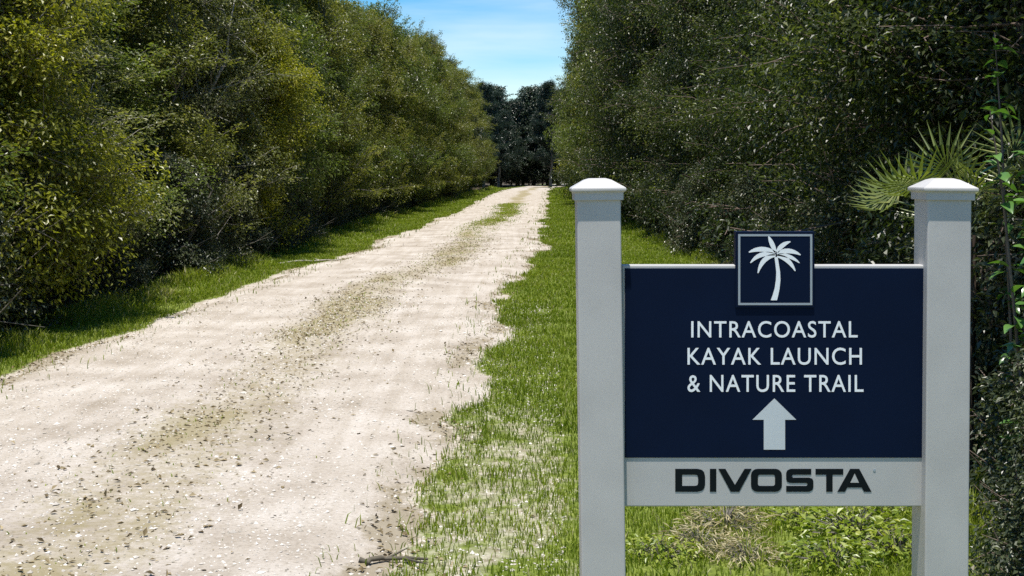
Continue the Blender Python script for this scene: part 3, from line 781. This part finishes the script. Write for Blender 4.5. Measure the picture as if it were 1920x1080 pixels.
def broad_leaf_mesh(seed):
    rg = np.random.default_rng(seed); t = np.linspace(0, 1, 6)
    w = np.sin(np.pi * np.clip(t, 0.02, 0.98) ** 0.85) * 0.24
    V = []
    for tt, ww in zip(t, w):
        zc = 0.10 * math.sin(tt * 2.6) - 0.16 * tt * tt
        V += [(-ww, tt, zc + ww * 0.35), (0, tt, zc), (ww, tt, zc + ww * 0.35)]
    F = []
    for i in range(5):
        a = i * 3; F += [[a, a + 1, a + 4, a + 3], [a + 1, a + 2, a + 5, a + 4]]
    return np_mesh('leaf', np.array(V), np.array(F), {'tint': np.full(18, rg.uniform(0.3, 0.8))}, True)
def sapling(x, y, h, seed, label):
    rg = random.Random(seed); root = empty('broad_leaved_sapling', (x, y, float(surf([x], [y])[0]))); tag(root, label, 'sapling')
    lm = [broad_leaf_mesh(seed + i) for i in range(4)]
    for q in lm: q.materials.append(M['glossy'])
    paths = []; tips = []
    for k in range(4):
        a = rg.uniform(0, 6.28); top = Vector((math.cos(a) * 0.17, math.sin(a) * 0.17, h * rg.uniform(0.82, 1.0)))
        pts = [Vector((0, 0, -0.03)), Vector((top.x * 0.3, top.y * 0.3, h * 0.4)), Vector((top.x * 0.7, top.y * 0.7, h * 0.75)), top]
        paths.append((np.array(pts), np.array([0.010, 0.007, 0.005, 0.002])))
        for j in range(34):
            f = rg.uniform(0.10, 1.0) * 3; i = min(int(f), 2); tips.append(pts[i].lerp(pts[i + 1], f - i))
    link('trunk', tubes_mesh('trunk', paths, 6), M['brown_bark'], root)
    for p in tips:
        o = bpy.data.objects.new('leaf', rg.choice(lm)); o.parent = root; col.objects.link(o)
        o.location = p; s = rg.uniform(0.055, 0.105); o.scale = (s, s, s)
        o.rotation_euler = (rg.uniform(-0.5, 0.5), rg.uniform(-0.4, 0.4), rg.uniform(0, 6.28))
    return root
sapling(2.02, 4.95, 2.0, 61, 'bright green broad-leaved sapling at the thicket edge next to the sign post')
sapling(2.25, 5.7, 2.35, 67, 'taller broad-leaved sapling deeper in the thicket next to the sign post')

# ------------------------------------------------------------------ the sign
SY = 3.0                                   # distance of the post fronts
def PX(px, y=SY): return (px - 960) / 2400.0 * y
def PZ(py, y=SY): return 1.6 - (py - 320) / 2400.0 * y
def box_mesh(name, x0, x1, y0, y1, z0, z1, bevel=0.0, seg=2):
    bm = bmesh.new(); bmesh.ops.create_cube(bm, size=1.0)
    for v in bm.verts:
        v.co = Vector(((x0 + x1) / 2 + v.co.x * (x1 - x0), (y0 + y1) / 2 + v.co.y * (y1 - y0), (z0 + z1) / 2 + v.co.z * (z1 - z0)))
    if bevel: bmesh.ops.bevel(bm, geom=list(bm.edges), offset=bevel, segments=seg, affect='EDGES', profile=0.5)
    me = bpy.data.meshes.new(name); bm.to_mesh(me); bm.free()
    for p in me.polygons: p.use_smooth = False
    return me
BY = SY + 0.030                            # front of the white backing board
cx = (PX(1126) + PX(1778)) / 2
sign = empty('trail_sign', (cx, SY + 0.05, float(surf([cx], [SY + 0.05])[0])))
tag(sign, 'white post sign with navy board lettered for the kayak launch and nature trail', 'sign')
oz = sign.location.copy()
def sign_part(name, me, mat, parent=sign):
    o = link(name, me, mat, parent)
    base = Vector((0, 0, 0)); q = parent
    while q is not None: base = base + q.location; q = q.parent
    o.location = -base
    return o
def make_post(px_c, lean, top_px):
    x = PX(px_c); w = 0.0515; d0, d1 = SY, SY + 0.103
    zt = PZ(top_px + 22)
    me = box_mesh('post', x - w, x + w, d0, d1, -0.25, zt, 0.004, 3)
    p = sign_part('post', me, M['vinyl'])
    # stepped cap: collar, overhanging slab, low hipped top
    def rng(e, z): return [(x - w - e, d0 - e, z), (x + w + e, d0 - e, z), (x + w + e, d1 + e, z), (x - w - e, d1 + e, z)]
    prof = [(0.002, zt - 0.022), (0.006, zt - 0.022), (0.006, zt - 0.004), (0.0125, zt + 0.000), (0.0125, zt + 0.0065), (0.0095, zt + 0.0085), (-0.020, zt + 0.026), (-0.032, zt + 0.0295)]
    bm = bmesh.new(); rings = []
    for e, z in prof: rings.append([bm.verts.new(c) for c in rng(e, z)])
    for a, b_ in zip(rings, rings[1:]):
        for i in range(4): bm.faces.new((a[i], a[(i + 1) % 4], b_[(i + 1) % 4], b_[i]))
    bm.faces.new(rings[-1]); bm.faces.new(list(reversed(rings[0])))
    bmesh.ops.recalc_face_normals(bm, faces=bm.faces)
    bmesh.ops.bevel(bm, geom=[e for e in bm.edges if abs(e.verts[0].co.z - e.verts[1].co.z) > 0.002 or e.calc_face_angle(0) > 0.5], offset=0.0012, segments=2, affect='EDGES')
    cm = bpy.data.meshes.new('post_cap'); bm.to_mesh(cm); bm.free()
    c = link('post_cap', cm, M['vinyl'], p)
    # lean the post about its foot
    ang = R(lean)
    Mx = Matrix.Translation((x, SY, 0.75)) @ Matrix.Rotation(ang, 4, 'Y') @ Matrix.Translation((-x, -SY, -0.75))
    me.transform(Mx); cm.transform(Mx)
    return p
make_post(1131, -0.75, 336)
make_post(1776, 0.45, 336)
x0, x1 = PX(1166, BY), PX(1738, BY)
zt, zm, zb = PZ(497, BY), PZ(858, BY), PZ(950, BY)
sign_part('backing_board', box_mesh('backing_board', x0, x1, BY, BY + 0.032, zb, zt, 0.003, 2), M['board'])
face = sign_part('navy_panel', box_mesh('navy_panel', x0 + 0.007, x1 - 0.004, BY - 0.0018, BY + 0.002, zm, PZ(503, BY), 0.0006, 2), M['navy'])
face['label'] = 'dark navy panel with white lettering and an upward arrow'
FY = BY - 0.0018
EY = FY - 0.0035
emb = sign_part('emblem_plate', box_mesh('emblem_plate', PX(1379, EY), PX(1527, EY), EY, FY + 0.020, PZ(577, EY), PZ(434, EY), 0.0012, 2), M['navy'])
emb['label'] = 'small square navy plate with a white palm tree emblem'

def flat(name, polys, y, th, mat, parent):
    """closed outlines (px, py) laid on the board as thin raised shapes; polys: outline or (outline, hole)"""
    bm = bmesh.new()
    for p in polys:
        loops = p if isinstance(p[0][0], (list, tuple)) else [p]
        if len(loops) == 1:
            pts = [Vector((PX(a, y), y - th, PZ(b_, y))) for a, b_ in loops[0]]
            f = [bm.verts.new(v) for v in pts]; k = [bm.verts.new(v + Vector((0, th, 0))) for v in pts]
            n = len(f)
            bm.faces.new(f)
            for i in range(n): bm.faces.new((f[i], k[i], k[(i + 1) % n], f[(i + 1) % n]))
        else:
            o_, h_ = loops; n = len(o_)
            A = [bm.verts.new((PX(a, y), y - th, PZ(b_, y))) for a, b_ in o_]; B = [bm.verts.new((PX(a, y), y - th, PZ(b_, y))) for a, b_ in h_]
            A2 = [bm.verts.new((PX(a, y), y, PZ(b_, y))) for a, b_ in o_]; B2 = [bm.verts.new((PX(a, y), y, PZ(b_, y))) for a, b_ in h_]
            for i in range(n):
                j = (i + 1) % n
                bm.faces.new((A[i], A[j], B[j], B[i])); bm.faces.new((A[i], A2[i], A2[j], A[j])); bm.faces.new((B[i], B[j], B2[j], B2[i]))
    bm.normal_update()
    bmesh.ops.triangulate(bm, faces=[f for f in bm.faces if len(f.verts) > 4], ngon_method='EAR_CLIP')
    bmesh.ops.recalc_face_normals(bm, faces=bm.faces)
    me = bpy.data.meshes.new(name); bm.to_mesh(me); bm.free()
    return sign_part(name, me, mat, parent)

def text_line(body, x0, x1, y0, y1, y, th, mat, parent, thick=0.0, spacing=1.06):
    cu = bpy.data.curves.new('lettering', 'FONT'); cu.body = body; cu.offset = thick; cu.resolution_u = 5
    cu.space_character = spacing
    to = bpy.data.objects.new('lettering', cu); col.objects.link(to)
    bpy.context.view_layer.update()
    dg = bpy.context.evaluated_depsgraph_get()
    me = bpy.data.meshes.new_from_object(to.evaluated_get(dg))
    bpy.data.objects.remove(to); bpy.data.curves.remove(cu)
    co = np.empty(len(me.vertices) * 3, dtype=np.float32); me.vertices.foreach_get('co', co); co = co.reshape(-1, 3)
    mn, mx = co.min(0), co.max(0); sp = mx - mn
    X0, X1, Z0, Z1 = PX(x0, y), PX(x1, y), PZ(y1, y), PZ(y0, y)
    nw = np.stack([X0 + (co[:, 0] - mn[0]) / sp[0] * (X1 - X0), np.full(len(co), y - th), Z0 + (co[:, 1] - mn[1]) / sp[1] * (Z1 - Z0)], -1)
    me.vertices.foreach_set('co', nw.astype(np.float32).ravel())
    bm = bmesh.new(); bm.from_mesh(me)
    r = bmesh.ops.extrude_face_region(bm, geom=list(bm.faces))
    for v in r['geom']:
        if isinstance(v, bmesh.types.BMVert): v.co.y = y
    bmesh.ops.remove_doubles(bm, verts=bm.verts, dist=1e-6)
    bmesh.ops.recalc_face_normals(bm, faces=bm.faces); bm.verts.index_update()
    # one mesh for each letter
    seen = set(); bm.verts.ensure_lookup_table()
    for v0 in bm.verts:
        if v0.index in seen: continue
        stack = [v0]; isl = []; seen.add(v0.index)
        while stack:
            v_ = stack.pop(); isl.append(v_)
            for e in v_.link_edges:
                w_ = e.other_vert(v_)
                if w_.index not in seen: seen.add(w_.index); stack.append(w_)
        mp_ = {v_.index: i for i, v_ in enumerate(isl)}
        fs = [[mp_[q.index] for q in f.verts] for f in bm.faces if f.verts[0].index in mp_]
        lm_ = bpy.data.meshes.new('letter'); lm_.from_pydata([v_.co[:] for v_ in isl], [], fs); lm_.update()
        sign_part('letter', lm_, mat, parent)
    bm.free()

text_line('INTRACOASTAL', 1296, 1608, 602, 633, FY, 0.0006, M['print_white'], face, 0.004, 1.10)
text_line('KAYAK LAUNCH', 1289, 1616, 652, 684, FY, 0.0006, M['print_white'], face, 0.004, 1.10)
text_line('& NATURE TRAIL', 1289, 1619, 703, 735, FY, 0.0006, M['print_white'], face, 0.004, 1.10)
flat('arrow', [[(1452, 747), (1493, 787), (1472, 787), (1472, 843), (1432, 843), (1432, 787), (1411, 787)]], FY, 0.0006, M['print_grey'], face)

# emblem: outlined square and palm tree
flat('emblem_border', [([(1384, 439), (1523, 439), (1523, 572), (1384, 572)], [(1388, 443), (1519, 443), (1519, 568), (1388, 568)])], EY, 0.0006, M['emblem_line'], emb)
polys = []
tr = [(1455, 482, 3.0), (1457, 495, 3.2), (1459, 510, 3.6), (1459, 525, 4.2), (1457, 541, 4.6), (1454, 553, 5.2), (1451, 563, 5.8)]
polys.append([(x - w, y) for x, y, w in tr] + [(x + w, y) for x, y, w in reversed(tr)])
def frond(cx_, cy_, ax, ay, bx, by, w):
    """leaf from the crown (c) curving through a to the tip b"""
    L_, R_ = [], []
    for i in range(9):
        t = i / 8; x = (1 - t) ** 2 * cx_ + 2 * t * (1 - t) * ax + t * t * bx; y = (1 - t) ** 2 * cy_ + 2 * t * (1 - t) * ay + t * t * by
        dx = 2 * (1 - t) * (ax - cx_) + 2 * t * (bx - ax); dy = 2 * (1 - t) * (ay - cy_) + 2 * t * (by - ay); q = math.hypot(dx, dy) or 1
        ww = w * (math.sin(math.pi * min(0.97, 0.12 + 0.86 * t)) ** 0.7); nx_, ny_ = -dy / q * ww, dx / q * ww
        L_.append((x + nx_, y + ny_)); R_.append((x - nx_, y - ny_))
    return L_ + R_[::-1]
for a in ((1454, 474, 1428, 461, 1404, 473, 4.6), (1453, 477, 1424, 471, 1407, 493, 4.2), (1454, 479, 1429, 480, 1421, 512, 4.4), (1454, 473, 1447, 456, 1441, 443, 4.4),
          (1457, 473, 1464, 458, 1482, 453, 4.2), (1457, 476, 1478, 464, 1501, 478, 4.6), (1457, 478, 1480, 476, 1499, 493, 3.6), (1457, 480, 1478, 482, 1491, 508, 4.4)):
    polys.append(frond(*a))
flat('palm_emblem', polys, EY, 0.0007, M['print_white'], emb)

# maker's name on the lower rail: wide square letters drawn by strokes
def rrect(x0, y0, x1, y1, r, n=4):
    o = []
    for cx_, cy_, a0 in ((x1 - r, y0 + r, -90), (x1 - r, y1 - r, 0), (x0 + r, y1 - r, 90), (x0 + r, y0 + r, 180)):
        for i in range(n + 1):
            a = R(a0 + 90 * i / n); o.append((cx_ + r * math.cos(a), cy_ + r * math.sin(a)))
    return o
T, Bm = 879, 922
s, v = 13, 11                                   # stroke widths: upright, level
g = []
def ringD(x0, x1):
    o = [(x0, T), (x1 - 14, T), (x1 - 6, T + 2), (x1 - 2, T + 6), (x1, T + 14), (x1, Bm - 14), (x1 - 2, Bm - 6), (x1 - 6, Bm - 2), (x1 - 14, Bm), (x0, Bm)]
    h = [(x0 + s, T + v), (x1 - s - 6, T + v), (x1 - s - 2, T + v + 1), (x1 - s - 1, T + v + 2), (x1 - s, T + v + 6), (x1 - s, Bm - v - 6), (x1 - s - 1, Bm - v - 2), (x1 - s - 2, Bm - v - 1), (x1 - s - 6, Bm - v), (x0 + s, Bm - v)]
    return (o, h)
g.append(ringD(1266, 1322))
g.append([(1331, T), (1343, T), (1343, Bm), (1331, Bm)])
g.append([(1347, T), (1360, T), (1378, Bm - 13), (1396, T), (1409, T), (1386, Bm), (1370, Bm)])
g.append((rrect(1408, T, 1466, Bm, 12), rrect(1408 + s, T + v, 1466 - s, Bm - v, 4)))
x0, x1, mz = 1474, 1525, (T + Bm) / 2
g.append([(x0 + 8, T), (x1 - 4, T), (x1 - 4, T + v), (x0 + 13, T + v), (x0 + 11, T + v + 2), (x0 + 11, mz - v / 2 - 1.5), (x0 + 13, mz - v / 2 + 0.5), (x1 - 8, mz - v / 2 + 0.5), (x1 - 2, mz - v / 2 + 2.5), (x1, mz + 2),
          (x1, Bm - 8), (x1 - 2, Bm - 3), (x1 - 8, Bm), (x0, Bm), (x0, Bm - v), (x1 - 13, Bm - v), (x1 - 11, Bm - v - 2), (x1 - 11, mz + v / 2 + 1.5), (x1 - 13, mz + v / 2 - 0.5), (x0 + 8, mz + v / 2 - 0.5), (x0 + 2, mz + v / 2 - 2.5), (x0, mz - 2),
          (x0, T + 8), (x0 + 2, T + 3)])
g.append([(1529, T), (1581, T), (1581, T + v), (1561, T + v), (1561, Bm), (1549, Bm), (1549, T + v), (1529, T + v)])
g.append([(1594, T), (1611, T), (1634, Bm), (1620, Bm), (1615.5, Bm - 8), (1588.5, Bm - 8), (1584, Bm), (1570, Bm)])
for q in g: flat('letter', [q], BY, 0.0008, M['print_black'], sign)
# counter of the letter A, a chip of the rail colour let into it, and the small mark after the name
flat('letter_counter', [[(1602.5, T + 9), (1610.5, Bm - 17), (1594.5, Bm - 17)]], BY - 0.0008, 0.0003, M['board'], sign)
flat('trade_mark', [rrect(1637, T, 1642, T + 5, 2)], BY, 0.0008, M['emblem_line'], sign)
